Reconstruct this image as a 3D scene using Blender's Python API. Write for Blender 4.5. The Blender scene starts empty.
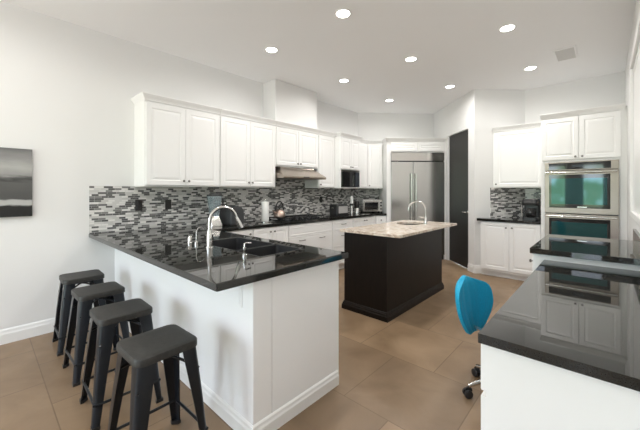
import bpy, bmesh, math, random
from mathutils import Vector, Matrix
from mathutils.geometry import tessellate_polygon
PI = math.pi
R = math.radians
Q = math.sqrt(0.5)
random.seed(4)
sc = bpy.context.scene
COL = sc.collection

# ------------------------------------------------------------------ camera
cam_d = bpy.data.cameras.new('camera')
cam = bpy.data.objects.new('camera', cam_d)
COL.objects.link(cam)
cam.location = (3.939, 0.0, 1.357)
cam.rotation_euler = (R(90), 0, R(42.507))
cam_d.sensor_width = 36
cam_d.sensor_fit = 'HORIZONTAL'
cam_d.lens = 311.87 / 640 * 36
cam_d.shift_y = -(215 - 190.862) / 640
cam_d.clip_start = 0.02
sc.camera = cam

# ------------------------------------------------------------------ colour management
vs = sc.view_settings
vs.view_transform = 'Standard'
vs.look = 'None'
vs.gamma = 1
vs.use_curve_mapping = False
vs.exposure = 0.58
sc.cycles.max_bounces = 10
sc.cycles.diffuse_bounces = 6
sc.cycles.glossy_bounces = 5
sc.cycles.transmission_bounces = 8
sc.cycles.sample_clamp_indirect = 6
sc.cycles.caustics_reflective = False
sc.cycles.caustics_refractive = False

WORLD_STRENGTH = 7.2
DOWNLIGHT_W = 5.9

# ------------------------------------------------------------------ world: bright sky over a green garden
w = bpy.data.worlds.new('sky')
sc.world = w
w.use_nodes = True
nt = w.node_tree
nt.nodes.clear()
tc = nt.nodes.new('ShaderNodeTexCoord')
sep = nt.nodes.new('ShaderNodeSeparateXYZ')
nz = nt.nodes.new('ShaderNodeTexNoise')
nz.inputs['Scale'].default_value = 22
nz.inputs['Detail'].default_value = 4
ramp = nt.nodes.new('ShaderNodeValToRGB')
mth = nt.nodes.new('ShaderNodeMath'); mth.operation = 'MULTIPLY_ADD'
mth.inputs[1].default_value = 0.5; mth.inputs[2].default_value = -0.25
add = nt.nodes.new('ShaderNodeMath'); add.operation = 'ADD'
ad5 = nt.nodes.new('ShaderNodeMath'); ad5.operation = 'MULTIPLY_ADD'
ad5.inputs[1].default_value = 0.5; ad5.inputs[2].default_value = 0.5
cr = ramp.color_ramp
cr.elements[0].position = 0.40; cr.elements[0].color = (0.85, 0.83, 0.78, 1)
cr.elements[1].position = 0.47; cr.elements[1].color = (0.30, 0.40, 0.26, 1)
e = cr.elements.new(0.50); e.color = (0.22, 0.34, 0.20, 1)
e = cr.elements.new(0.53); e.color = (0.55, 0.70, 0.65, 1)
e = cr.elements.new(0.56); e.color = (0.78, 0.88, 1.0, 1)
e = cr.elements.new(0.9); e.color = (0.72, 0.83, 1.0, 1)
bg = nt.nodes.new('ShaderNodeBackground')
bg.inputs['Strength'].default_value = WORLD_STRENGTH
wo = nt.nodes.new('ShaderNodeOutputWorld')
L = nt.links.new
L(tc.outputs['Generated'], sep.inputs[0]); L(tc.outputs['Generated'], nz.inputs['Vector'])
L(nz.outputs['Fac'], mth.inputs[0]); L(sep.outputs['Z'], add.inputs[0]); L(mth.outputs[0], add.inputs[1])
L(add.outputs[0], ad5.inputs[0]); L(ad5.outputs[0], ramp.inputs[0])
L(ramp.outputs[0], bg.inputs['Color']); L(bg.outputs[0], wo.inputs[0])

# daylight through the openings behind the camera: (x0, x1, z0, z1) in the wall y = BACK
BACK = -3.2
OPEN = [(0.25, 1.95, 0.02, 2.4), (2.25, 2.92, 0.75, 2.3), (3.32, 3.92, 0.75, 2.3)]
CEIL = 3.035
WBX = 4.137
for i, (x0, x1, z0, z1) in enumerate(OPEN):
    ld = bpy.data.lights.new('daylight', 'AREA')
    ld.shape = 'RECTANGLE'; ld.size = x1 - x0; ld.size_y = z1 - z0
    ld.cycles.is_portal = True
    lo = bpy.data.objects.new('daylight', ld); COL.objects.link(lo)
    lo.location = ((x0 + x1) / 2, BACK - 0.15, (z0 + z1) / 2)
    lo.rotation_euler = (R(90), 0, 0)

# ------------------------------------------------------------------ materials
MATS = {}
def mat(name, col, rough=0.5, metal=0.0, spec=0.5, coat=0.0, ior=None, alpha=None, trans=0.0, emis=None, es=0.0, aniso=0.0, sheen=0.0):
    m = bpy.data.materials.new(name); m.use_nodes = True
    b = m.node_tree.nodes['Principled BSDF']
    b.inputs['Base Color'].default_value = (*col, 1)
    b.inputs['Roughness'].default_value = rough
    b.inputs['Metallic'].default_value = metal
    b.inputs['Specular IOR Level'].default_value = spec
    b.inputs['Coat Weight'].default_value = coat
    b.inputs['Coat Roughness'].default_value = 0.05
    if ior: b.inputs['IOR'].default_value = ior
    if trans: b.inputs['Transmission Weight'].default_value = trans
    if aniso: b.inputs['Anisotropic'].default_value = aniso
    if sheen: b.inputs['Sheen Weight'].default_value = sheen
    if emis:
        b.inputs['Emission Color'].default_value = (*emis, 1)
        b.inputs['Emission Strength'].default_value = es
    MATS[name] = m
    return m
def nodes(m): return m.node_tree.nodes, m.node_tree.links, m.node_tree.nodes['Principled BSDF']
def noise_bump(m, scale, strength, dist=0.002, detail=3, stretch=None):
    N, K, b = nodes(m)
    t = N.new('ShaderNodeTexCoord'); n = N.new('ShaderNodeTexNoise'); n.inputs['Scale'].default_value = scale
    n.inputs['Detail'].default_value = detail
    if stretch:
        mp = N.new('ShaderNodeMapping'); mp.inputs['Scale'].default_value = stretch
        K.new(t.outputs['Object'], mp.inputs[0]); K.new(mp.outputs[0], n.inputs['Vector'])
    else: K.new(t.outputs['Object'], n.inputs['Vector'])
    u = N.new('ShaderNodeBump'); u.inputs['Strength'].default_value = strength; u.inputs['Distance'].default_value = dist
    K.new(n.outputs['Fac'], u.inputs['Height']); K.new(u.outputs[0], b.inputs['Normal'])
def noise_col(m, scale, stops, detail=5, rough=0.6, stretch=None, dist=0.0):
    N, K, b = nodes(m)
    t = N.new('ShaderNodeTexCoord'); n = N.new('ShaderNodeTexNoise'); n.inputs['Scale'].default_value = scale
    n.inputs['Detail'].default_value = detail; n.inputs['Roughness'].default_value = rough
    n.inputs['Distortion'].default_value = dist
    if stretch:
        mp = N.new('ShaderNodeMapping'); mp.inputs['Scale'].default_value = stretch
        K.new(t.outputs['Object'], mp.inputs[0]); K.new(mp.outputs[0], n.inputs['Vector'])
    else: K.new(t.outputs['Object'], n.inputs['Vector'])
    r = N.new('ShaderNodeValToRGB')
    r.color_ramp.elements[0].position = stops[0][0]; r.color_ramp.elements[0].color = (*stops[0][1], 1)
    r.color_ramp.elements[1].position = stops[-1][0]; r.color_ramp.elements[1].color = (*stops[-1][1], 1)
    for p, c in stops[1:-1]:
        el = r.color_ramp.elements.new(p); el.color = (*c, 1)
    K.new(n.outputs['Fac'], r.inputs[0]); K.new(r.outputs[0], b.inputs['Base Color'])
    return r

WALL = mat('wall_paint', (0.79, 0.79, 0.785), 0.55, spec=0.3); noise_bump(WALL, 90, 0.12, 0.001)
CEILM = mat('ceiling_paint', (0.86, 0.86, 0.86), 0.7, spec=0.2); noise_bump(CEILM, 70, 0.1, 0.001)
WHITE = mat('cabinet_white', (0.86, 0.86, 0.855), 0.35, spec=0.45); noise_bump(WHITE, 60, 0.03, 0.0005)
TRIM = mat('trim_white', (0.86, 0.86, 0.85), 0.35); noise_bump(TRIM, 40, 0.03, 0.0005)
PONY = mat('peninsula_white', (0.90, 0.905, 0.915), 0.45); noise_bump(PONY, 80, 0.08, 0.001)
NICKEL = mat('knob_nickel', (0.22, 0.21, 0.20), 0.3, 1.0); noise_bump(NICKEL, 300, 0.05, 0.0002)
CHROME = mat('brushed_chrome', (0.72, 0.71, 0.69), 0.2, 1.0); noise_bump(CHROME, 200, 0.03, 0.0002)
STEEL = mat('stainless_steel', (0.58, 0.575, 0.555), 0.17, 1.0, aniso=0.4); noise_bump(STEEL, 60, 0.10, 0.0003, 2, (1, 1, 40))
SATIN = mat('satin_steel', (0.62, 0.61, 0.6), 0.45, 0.6); noise_bump(SATIN, 80, 0.05, 0.0003)
POLISH = mat('polished_steel', (0.62, 0.60, 0.57), 0.10, 1.0); noise_bump(POLISH, 12, 0.15, 0.002, 2)
OSTEEL = mat('oven_steel', (0.37, 0.325, 0.295), 0.36, 1.0); noise_bump(OSTEEL, 60, 0.08, 0.0003, 2, (40, 1, 1))
HOODM = mat('hood_steel', (0.40, 0.35, 0.30), 0.3, 1.0); noise_bump(HOODM, 50, 0.08, 0.0003, 2, (1, 1, 30))
BLACKG = mat('black_glass', (0.012, 0.012, 0.013), 0.05, spec=0.6); noise_bump(BLACKG, 10, 0.005, 0.0002)
OVENG = mat('oven_glass', (0.010, 0.045, 0.045), 0.03, spec=0.6, ior=1.6); OVENG.node_tree.nodes['Principled BSDF'].inputs['Specular Tint'].default_value = (0.6, 0.92, 1.0, 1); noise_bump(OVENG, 5, 0.01, 0.0005)
BLACKP = mat('black_plastic', (0.018, 0.018, 0.019), 0.35); noise_bump(BLACKP, 150, 0.05, 0.0004)
DGREY = mat('dark_grey_enamel', (0.05, 0.052, 0.055), 0.35); noise_bump(DGREY, 100, 0.03, 0.0003)
COPPER = mat('copper_kettle', (0.55, 0.42, 0.36), 0.3, 1.0); noise_bump(COPPER, 60, 0.04, 0.0004)
CLEAR = mat('clear_plastic', (0.75, 0.88, 0.93), 0.08, trans=0.75, ior=1.3); noise_bump(CLEAR, 20, 0.02, 0.0005)
PAPER = mat('paper_towel', (0.82, 0.82, 0.80), 0.9); noise_bump(PAPER, 220, 0.4, 0.001)
ESPR = mat('espresso_wood', (0.010, 0.007, 0.006), 0.42, spec=0.22)
noise_col(ESPR, 6, [(0.3, (0.005, 0.0035, 0.003)), (0.7, (0.012, 0.008, 0.006))], stretch=(6, 6, 0.7))
DOORM = mat('door_espresso', (0.022, 0.021, 0.021), 0.42)
noise_col(DOORM, 5, [(0.3, (0.009, 0.0085, 0.0085)), (0.7, (0.017, 0.016, 0.015))], stretch=(8, 8, 0.6))
LEGM = mat('stool_metal', (0.010, 0.013, 0.018), 0.30, 0.3); noise_bump(LEGM, 120, 0.06, 0.0004)
SEATM = mat('stool_seat', (0.060, 0.057, 0.051), 0.5, 0.25)
noise_col(SEATM, 40, [(0.35, (0.026, 0.025, 0.023)), (0.65, (0.038, 0.036, 0.033))])
SINKM = mat('sink_composite', (0.020, 0.021, 0.023), 0.45); noise_bump(SINKM, 300, 0.1, 0.0004)
FAB = mat('teal_fabric', (0.0, 0.33, 0.58), 0.7)
noise_col(FAB, 160, [(0.3, (0.0, 0.25, 0.42)), (0.7, (0.0, 0.40, 0.66))]); 
VENTM = mat('vent_metal', (0.68, 0.68, 0.67), 0.5); noise_bump(VENTM, 50, 0.03, 0.0003)
VENTD = mat('vent_dark', (0.4, 0.4, 0.4), 0.6); noise_bump(VENTD, 50, 0.03, 0.0003)
LAMP = mat('lamp_lens', (1, 1, 1), 0.5, emis=(1.0, 0.96, 0.88), es=14); noise_bump(LAMP, 30, 0.01, 0.0002)
OUTB = mat('outlet_black', (0.012, 0.012, 0.012), 0.3); noise_bump(OUTB, 100, 0.02, 0.0002)
PINK = mat('display_dark', (0.03, 0.035, 0.045), 0.12); noise_bump(PINK, 10, 0.01, 0.0002)

# floor: large stone tiles
FLOOR = mat('stone_tile', (0.3, 0.22, 0.15), 0.38, spec=0.45)
N, K, b = nodes(FLOOR)
t = N.new('ShaderNodeTexCoord')
mp = N.new('ShaderNodeMapping'); mp.inputs['Location'].default_value = (-2.99 + 0.66 * 6, -1.63 + 0.66 * 8, 0)
K.new(t.outputs['Object'], mp.inputs[0])
br = N.new('ShaderNodeTexBrick'); br.offset = 0.5; br.squash = 1
br.inputs['Scale'].default_value = 1; br.inputs['Brick Width'].default_value = 0.66; br.inputs['Row Height'].default_value = 0.66
br.inputs['Mortar Size'].default_value = 0.0035; br.inputs['Mortar Smooth'].default_value = 0.2
br.inputs['Color1'].default_value = (0.80, 0.80, 0.80, 1); br.inputs['Color2'].default_value = (1.08, 1.08, 1.08, 1)
br.inputs['Mortar'].default_value = (0.62, 0.60, 0.56, 1)
K.new(mp.outputs[0], br.inputs['Vector'])
n1 = N.new('ShaderNodeTexNoise'); n1.inputs['Scale'].default_value = 2.6; n1.inputs['Detail'].default_value = 7; n1.inputs['Distortion'].default_value = 0.6
K.new(t.outputs['Object'], n1.inputs['Vector'])
rr = N.new('ShaderNodeValToRGB')
rr.color_ramp.elements[0].position = 0.30; rr.color_ramp.elements[0].color = (0.200, 0.130, 0.074, 1)
rr.color_ramp.elements[1].position = 0.72; rr.color_ramp.elements[1].color = (0.315, 0.217, 0.134, 1)
K.new(n1.outputs['Fac'], rr.inputs[0])
mx = N.new('ShaderNodeMix'); mx.data_type = 'RGBA'; mx.blend_type = 'MULTIPLY'; mx.inputs[0].default_value = 1
K.new(rr.outputs[0], mx.inputs[6]); K.new(br.outputs['Color'], mx.inputs[7]); K.new(mx.outputs[2], b.inputs['Base Color'])
n2 = N.new('ShaderNodeTexNoise'); n2.inputs['Scale'].default_value = 8; n2.inputs['Detail'].default_value = 5
K.new(t.outputs['Object'], n2.inputs['Vector'])
mr = N.new('ShaderNodeMapRange'); mr.inputs['To Min'].default_value = 0.30; mr.inputs['To Max'].default_value = 0.5
K.new(n2.outputs['Fac'], mr.inputs[0]); K.new(mr.outputs[0], b.inputs['Roughness'])
bu = N.new('ShaderNodeBump'); bu.inputs['Strength'].default_value = 0.12; bu.inputs['Distance'].default_value = 0.003
mm = N.new('ShaderNodeMath'); mm.operation = 'SUBTRACT'
K.new(n2.outputs['Fac'], mm.inputs[0]); K.new(br.outputs['Fac'], mm.inputs[1]); K.new(mm.outputs[0], bu.inputs['Height']); K.new(bu.outputs[0], b.inputs['Normal'])

# mosaic backsplash: direction (a, b) runs along the wall
def mosaic(name, a, bb):
    m = mat(name, (0.4, 0.4, 0.4), 0.22, spec=0.5)
    N, K, b = nodes(m)
    t = N.new('ShaderNodeTexCoord'); s = N.new('ShaderNodeSeparateXYZ'); K.new(t.outputs['Object'], s.inputs[0])
    m1 = N.new('ShaderNodeMath'); m1.operation = 'MULTIPLY'; m1.inputs[1].default_value = a
    m2 = N.new('ShaderNodeMath'); m2.operation = 'MULTIPLY_ADD'; m2.inputs[1].default_value = bb
    K.new(s.outputs['X'], m1.inputs[0]); K.new(s.outputs['Y'], m2.inputs[0]); K.new(m1.outputs[0], m2.inputs[2])
    c = N.new('ShaderNodeCombineXYZ'); K.new(m2.outputs[0], c.inputs['X']); K.new(s.outputs['Z'], c.inputs['Y'])
    br = N.new('ShaderNodeTexBrick'); br.offset = 0.37; br.offset_frequency = 2; br.squash = 1.35; br.squash_frequency = 3
    br.inputs['Scale'].default_value = 1; br.inputs['Brick Width'].default_value = 0.062; br.inputs['Row Height'].default_value = 0.021
    br.inputs['Mortar Size'].default_value = 0.0012; br.inputs['Bias'].default_value = 0
    br.inputs['Color1'].default_value = (0, 0, 0, 1); br.inputs['Color2'].default_value = (1, 1, 1, 1); br.inputs['Mortar'].default_value = (0.42, 0.42, 0.42, 1)
    K.new(c.outputs[0], br.inputs['Vector'])
    r = N.new('ShaderNodeValToRGB'); r.color_ramp.interpolation = 'CONSTANT'
    E = r.color_ramp.elements
    E[0].position = 0; E[0].color = (0.085, 0.085, 0.085, 1)
    E[1].position = 0.25; E[1].color = (0.20, 0.20, 0.195, 1)
    for p, v in ((0.38, (0.56, 0.555, 0.54)), (0.56, (0.76, 0.75, 0.73)), (0.80, (0.62, 0.615, 0.60)), (0.92, (0.13, 0.13, 0.13))):
        el = E.new(p); el.color = (*v, 1)
    K.new(br.outputs['Color'], r.inputs[0]); K.new(r.outputs[0], b.inputs['Base Color'])
    u = N.new('ShaderNodeBump'); u.invert = True; u.inputs['Strength'].default_value = 0.4; u.inputs['Distance'].default_value = 0.001
    K.new(br.outputs['Fac'], u.inputs['Height']); K.new(u.outputs[0], b.inputs['Normal'])
    return m
MOS_A = mosaic('mosaic_left', 0, 1)
MOS_D = mosaic('mosaic_diagonal', Q, Q)
MOS_G = mosaic('mosaic_rear', 1, 0)

GRAN = mat('black_granite', (0.012, 0.012, 0.012), 0.02, spec=0.5, ior=1.52)
noise_col(GRAN, 260, [(0.42, (0.012, 0.012, 0.011)), (0.62, (0.020, 0.020, 0.018)), (0.75, (0.035, 0.034, 0.031))], detail=3)
CREAM = mat('cream_granite', (0.6, 0.5, 0.4), 0.1, spec=0.5)
r = noise_col(CREAM, 16, [(0.28, (0.08, 0.06, 0.05)), (0.37, (0.42, 0.31, 0.24)), (0.50, (0.70, 0.60, 0.50)), (0.66, (0.80, 0.74, 0.66)), (0.8, (0.50, 0.42, 0.36))], detail=9, rough=0.72, dist=0.8)

# ------------------------------------------------------------------ mesh helpers
def link(o, parent=None):
    COL.objects.link(o)
    if parent is not None: o.parent = parent
    return o
def obj(name, bm, m, parent=None, smooth=False, bevel=0, sub=0, seg=2):
    me = bpy.data.meshes.new(name)
    bmesh.ops.recalc_face_normals(bm, faces=bm.faces)
    bm.to_mesh(me); bm.free()
    me.materials.append(m)
    if smooth:
        for p in me.polygons: p.use_smooth = True
        try: me.set_sharp_from_angle(angle=R(38))
        except Exception: pass
    o = bpy.data.objects.new(name, me)
    link(o, parent)
    if bevel:
        md = o.modifiers.new('bevel', 'BEVEL'); md.width = bevel; md.segments = seg; md.limit_method = 'ANGLE'; md.angle_limit = R(40)
        md.harden_normals = False
    if sub:
        md = o.modifiers.new('sub', 'SUBSURF'); md.levels = sub; md.render_levels = sub
    return o
def thing(name, label, cat, loc=(0, 0, 0), rz=0, group=None):
    o = bpy.data.objects.new(name, None); COL.objects.link(o)
    o.empty_display_size = 0.1
    o.location = loc; o.rotation_euler = (0, 0, rz)
    o['label'] = label; o['category'] = cat
    if group: o['group'] = group
    return o
def tag(o, label, cat, group=None):
    o['label'] = label; o['category'] = cat
    if group: o['group'] = group
    return o
def struct(o):
    o['kind'] = 'structure'; return o
def B(): return bmesh.new()
def box(bm, x0, x1, y0, y1, z0, z1):
    v = [bm.verts.new(p) for p in ((x0,y0,z0),(x1,y0,z0),(x1,y1,z0),(x0,y1,z0),(x0,y0,z1),(x1,y0,z1),(x1,y1,z1),(x0,y1,z1))]
    for f in ((0,3,2,1),(4,5,6,7),(0,1,5,4),(1,2,6,5),(2,3,7,6),(3,0,4,7)): bm.faces.new([v[i] for i in f])
    return bm
def prism(bm, pts, z0, z1):
    a = [bm.verts.new((x, y, z0)) for x, y in pts]; c = [bm.verts.new((x, y, z1)) for x, y in pts]
    n = len(pts)
    bm.faces.new(a[::-1]); bm.faces.new(c)
    for i in range(n): bm.faces.new((a[i], a[(i+1) % n], c[(i+1) % n], c[i]))
    return bm
def rings(bm, rs, cap0=True, cap1=True, closed=True):
    vr = [[bm.verts.new(p) for p in r] for r in rs]
    n = len(vr[0])
    for a, c in zip(vr, vr[1:]):
        for i in range(n if closed else n - 1): bm.faces.new((a[i], a[(i+1) % n], c[(i+1) % n], c[i]))
    if cap0: bm.faces.new(vr[0][::-1])
    if cap1: bm.faces.new(vr[-1])
    return bm
def lathe(bm, prof, cx=0, cy=0, n=24, cap0=True, cap1=True):
    return rings(bm, [[(cx + r*math.cos(2*PI*i/n), cy + r*math.sin(2*PI*i/n), z) for i in range(n)] for r, z in prof], cap0, cap1)
def tube(bm, pts, r, n=10, rads=None):
    pts = [Vector(p) for p in pts]; rs = []
    up = None
    for i, p in enumerate(pts):
        d = (pts[min(i+1, len(pts)-1)] - pts[max(i-1, 0)]).normalized()
        if up is None:
            up = Vector((0, 0, 1)) if abs(d.z) < 0.9 else Vector((1, 0, 0))
        s = d.cross(up).normalized(); up = s.cross(d).normalized()
        rad = rads[i] if rads else r
        rs.append([p + s*rad*math.cos(2*PI*k/n) + up*rad*math.sin(2*PI*k/n) for k in range(n)])
    return rings(bm, rs)
def rrect(x0, x1, y0, y1, r, z, n=5):
    o = []
    for cx, cy, a0 in ((x1-r, y1-r, 0), (x0+r, y1-r, 90), (x0+r, y0+r, 180), (x1-r, y0+r, 270)):
        for k in range(n+1):
            a = R(a0 + 90*k/n); o.append((cx + r*math.cos(a), cy + r*math.sin(a), z))
    return o
# front panels lie in the local XZ plane and look along -Y
def panel(bm, x0, x1, z0, z1, steps):
    rings(bm, [[(x0+i, y, z0+i), (x1-i, y, z0+i), (x1-i, y, z1-i), (x0+i, y, z1-i)] for i, y in steps])
    return bm
DOORP = [(0, 0), (0, -0.017), (0.003, -0.020), (0.052, -0.020), (0.058, -0.0145), (0.066, -0.014), (0.070, -0.0155), (0.088, -0.0195)]
DRAWP = [(0, 0), (0, -0.017), (0.003, -0.020), (0.022, -0.020), (0.026, -0.015), (0.032, -0.016), (0.040, -0.019)]
SLABP = [(0, 0), (0, -0.017), (0.003, -0.020)]
def knob(bm, x, z, y=-0.020):
    pr = [(0.006, 0), (0.005, 0.010), (0.012, 0.016), (0.014, 0.022), (0.010, 0.027), (0.0015, 0.029)]
    rings(bm, [[(x + r*math.cos(2*PI*i/12), y - h, z + r*math.sin(2*PI*i/12)) for i in range(12)] for r, h in pr])
    return bm
def pull(bm, x, z, w=0.11, y=-0.020):
    tube(bm, [(x-w/2, y, z), (x-w/2, y-0.020, z), (x-w/2+0.01, y-0.028, z), (x+w/2-0.01, y-0.028, z), (x+w/2, y-0.020, z), (x+w/2, y, z)], 0.005, 8)
    return bm
CROWNP = [(0.0, 0.002), (0.012, 0.004), (0.016, 0.008), (0.022, 0.010), (0.046, 0.028), (0.054, 0.032), (0.058, 0.037), (0.068, 0.037)]
def crown(name, foot, z, parent, expand):
    """foot: local polygon; expand: per-vertex outward unit offsets"""
    bm = B()
    rings(bm, [[(p[0] + e_[0]*o, p[1] + e_[1]*o, z + h) for p, e_ in zip(foot, expand)] for h, o in CROWNP])
    return obj(name, bm, WHITE, parent)
def cabinet(name, label, loc, rz, w, z0, z1, depth, fronts, foot=None, holes=None, top_crown=True, ends=(0, 0), toe=0, cat='cabinet', group=None, bodyboxes=None, crown_z=None, crown_d=None):
    """fronts: (kind, x0, x1, z0, z1, [knob xz...]); local front of the carcass is y = 0"""
    t = thing(name, label, cat, (loc[0], loc[1], z0), rz, group)
    H = z1 - z0
    g = 0.0008
    f = foot or [(g, 0), (w-g, 0), (w-g, depth), (g, depth)]
    bm = B()
    if bodyboxes:
        for b6 in bodyboxes: box(bm, *b6)
    else:
        prism(bm, f, toe, H)
        if toe:
            c = [(p[0], p[1] + (0.06 if p[1] < 0.01 else 0)) for p in f]
            prism(bm, c, 0.0, toe)
    obj('carcass', bm, WHITE, t)
    for fr in fronts:
        kind, x0, x1, a, c = fr[:5]
        prof = {'door': DOORP, 'drawer': DRAWP, 'slab': SLABP}[kind]
        bm = B(); panel(bm, x0, x1, a - z0, c - z0, prof)
        d = obj('door' if kind == 'door' else 'drawer', bm, WHITE, t)
        for k in (fr[5] if len(fr) > 5 else []):
            bm = B()
            if len(k) > 2: pull(bm, k[0], k[1] - z0); obj('handle', bm, NICKEL, d, smooth=True)
            else: knob(bm, k[0], k[1] - z0); obj('knob', bm, NICKEL, d, smooth=True)
    if top_crown:
        l, r_ = ends
        ft = [(f[0][0], -0.018), (f[1][0], -0.018)] + list(f[2:])
        if crown_d: ft[2:] = [(f[1][0], crown_d), (f[0][0], crown_d)]
        ex = []
        for i, p in enumerate(ft):
            if i == 0: ex.append((-l, -1))
            elif i == 1: ex.append((r_, -1))
            elif i == 2: ex.append((r_ if isinstance(r_, int) or r_ > 0.9 else 0, 0))
            elif i == len(ft) - 1: ex.append((-l, 0))
            else: ex.append((0, 0))
        crown('crown_moulding', ft, H, t, ex)
    return t

# ------------------------------------------------------------------ room shell
def quadwall(name, pts, z0, z1, m=WALL):
    bm = B(); prism(bm, pts, z0, z1)
    return struct(obj(name, bm, m))
YG = 6.118
D0 = (0.0, 5.5); C1 = (2.34, 5.511); C2 = (2.948, YG); ED = (1.1755, 6.6755)
struct(obj('floor', prism(B(), [(-0.2, BACK-0.2), (WBX+0.2, BACK-0.2), (WBX+0.2, 7.2), (-0.2, 7.2)], -0.12, 0.0), FLOOR))
struct(obj('ceiling', prism(B(), [(-0.2, BACK-0.2), (WBX+0.2, BACK-0.2), (WBX+0.2, 7.2), (-0.2, 7.2)], CEIL, CEIL+0.15), CEILM))
T = 0.14
quadwall('wall_left', [(-T, BACK-T), (0, BACK-T), (0, 5.5), (-T, 5.5 + 0.058)], 0, CEIL)
quadwall('wall_rear_left', [(0, 5.5), (1.1755, 6.6755), (1.1755-0.0, 6.6755+0.2), (-T, 5.558)], 0, CEIL)
# pantry wall E with a door opening between u=0.20 and u=0.96
def Ep(u, n): return (C1[0] - u*Q + n*Q, C1[1] + u*Q + n*Q)   # n: behind the wall
UE = 1.647
U0, U1, DH = 0.195, 0.965, 2.42
bm = B()
prism(bm, [Ep(0, 0), Ep(0, T), Ep(U0, T), Ep(U0, 0)], 0, CEIL)
prism(bm, [Ep(U1, 0), Ep(U1, T), Ep(UE + 0.2, T), Ep(UE, 0)], 0, CEIL)
prism(bm, [Ep(U0, 0), Ep(U0, T), Ep(U1, T), Ep(U1, 0)], DH + 0.006, CEIL)
struct(obj('wall_pantry', bm, WALL))
quadwall('wall_rear_right', [C1, C2, (C2[0]-0.06, C2[1]+T), (C1[0]-0.0+T*Q, C1[1]+T*Q+0.001)], 0, CEIL)
quadwall('wall_rear', [C2, (WBX, YG), (WBX, YG+T), (C2[0]-0.06, YG+T)], 0, CEIL)
# right wall with window opening
WY0, WY1, WZ0, WZ1 = 1.75, 4.35, 1.16, 2.56
bm = B()
box(bm, WBX, WBX+T, BACK-T, WY0, 0, CEIL); box(bm, WBX, WBX+T, WY1, YG+T, 0, CEIL)
box(bm, WBX, WBX+T, WY0, WY1, 0, WZ0); box(bm, WBX, WBX+T, WY0, WY1, WZ1, CEIL)
struct(obj('wall_right', bm, WALL))
# wall behind the camera with three openings
bm = B(); xs = 0
for x0, x1, z0, z1 in OPEN:
    box(bm, xs, x0, BACK-T, BACK, 0, CEIL)
    if z0 > 0.05: box(bm, x0, x1, BACK-T, BACK, 0, z0)
    box(bm, x0, x1, BACK-T, BACK, z1, CEIL); xs = x1
box(bm, xs, WBX, BACK-T, BACK, 0, CEIL)
struct(obj('wall_front', bm, WALL))
def wframe(name, x0, x1, z0, z1, nm=1):
    bm = B(); f = 0.05; y0, y1 = BACK-0.09, BACK-0.03
    g = 0.001
    box(bm, x0+g, x0+f, y0, y1, z0+g, z1-g); box(bm, x1-f, x1-g, y0, y1, z0+g, z1-g)
    box(bm, x0+f, x1-f, y0, y1, z0+g, z0+f); box(bm, x0+f, x1-f, y0, y1, z1-f, z1-g)
    for k in range(1, nm): 
        x = x0 + (x1-x0)*k/nm; box(bm, x-0.02, x+0.02, y0, y1, z0+f, z1-f)
    return struct(obj(name, bm, TRIM))
wframe('door_2', *OPEN[0], 2); wframe('window_2', *OPEN[1]); wframe('window_3', *OPEN[2])
# window in the right wall: casing, closed white shutters
bm = B(); c = 0.09
box(bm, WBX-0.022, WBX, WY0-c, WY1+c, WZ1, WZ1+c); box(bm, WBX-0.022, WBX, WY0-c, WY1+c, WZ0-0.05, WZ0)
box(bm, WBX-0.022, WBX, WY0-c, WY0, WZ0, WZ1); box(bm, WBX-0.022, WBX, WY1, WY1+c, WZ0, WZ1)
win = struct(obj('window_1', bm, TRIM, bevel=0.004))
bm = B(); box(bm, WBX+0.004, WBX+0.012, WY0, WY1, WZ0, WZ1-0.06); box(bm, WBX+0.001, WBX+0.07, WY0, WY1, WZ1-0.06, WZ1); bmesh.ops.translate(bm, verts=bm.verts, vec=(0, 0, 0))
obj('roller_shade', bm, TRIM, win)

# baseboards
BBP = [(0.0, 0.016), (0.085, 0.016), (0.100, 0.011), (0.118, 0.009), (0.128, 0.003), (0.130, 0.0)]
def baseboard(name, path, side=1, hs=1.0, m=TRIM, ext=True):
    """path of floor points; board grows to the left of travel * side"""
    P = [Vector((p[0], p[1])) for p in path]; n = len(P); off = []
    for i in range(n):
        ds = []
        if i > 0: ds.append((P[i]-P[i-1]).normalized())
        if i < n-1: ds.append((P[i+1]-P[i]).normalized())
        ns = [Vector((-d.y, d.x))*side for d in ds]
        if len(ns) == 1: off.append(ns[0])
        else:
            m_ = (ns[0]+ns[1]).normalized(); off.append(m_ / max(0.3, m_.dot(ns[0])))
    prof = [(0.0, 0.0)] + [(z*hs, o) for z, o in BBP]
    bm = B()
    rings(bm, [[(P[i].x + off[i].x*o, P[i].y + off[i].y*o, z) for z, o in prof] for i in range(n)])
    return struct(obj(name, bm, m))
baseboard('baseboard_left', [(0, BACK), (0, 0.989)], -1)
baseboard('baseboard_pantry', [Ep(0.001, 0), Ep(U0-0.012, 0)], -1 if False else 1)
baseboard('baseboard_rear_right', [C1, (2.425, 5.596)], -1)
baseboard('baseboard_right', [(WBX, BACK), (WBX, 1.40)], 1)

# drywall chase above the range hood
bm = B(); box(bm, 0.001, 0.30, 2.983, 3.90, 2.408, CEIL-0.001)
struct(obj('wall_chase', bm, WALL, bevel=0.008))

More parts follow.
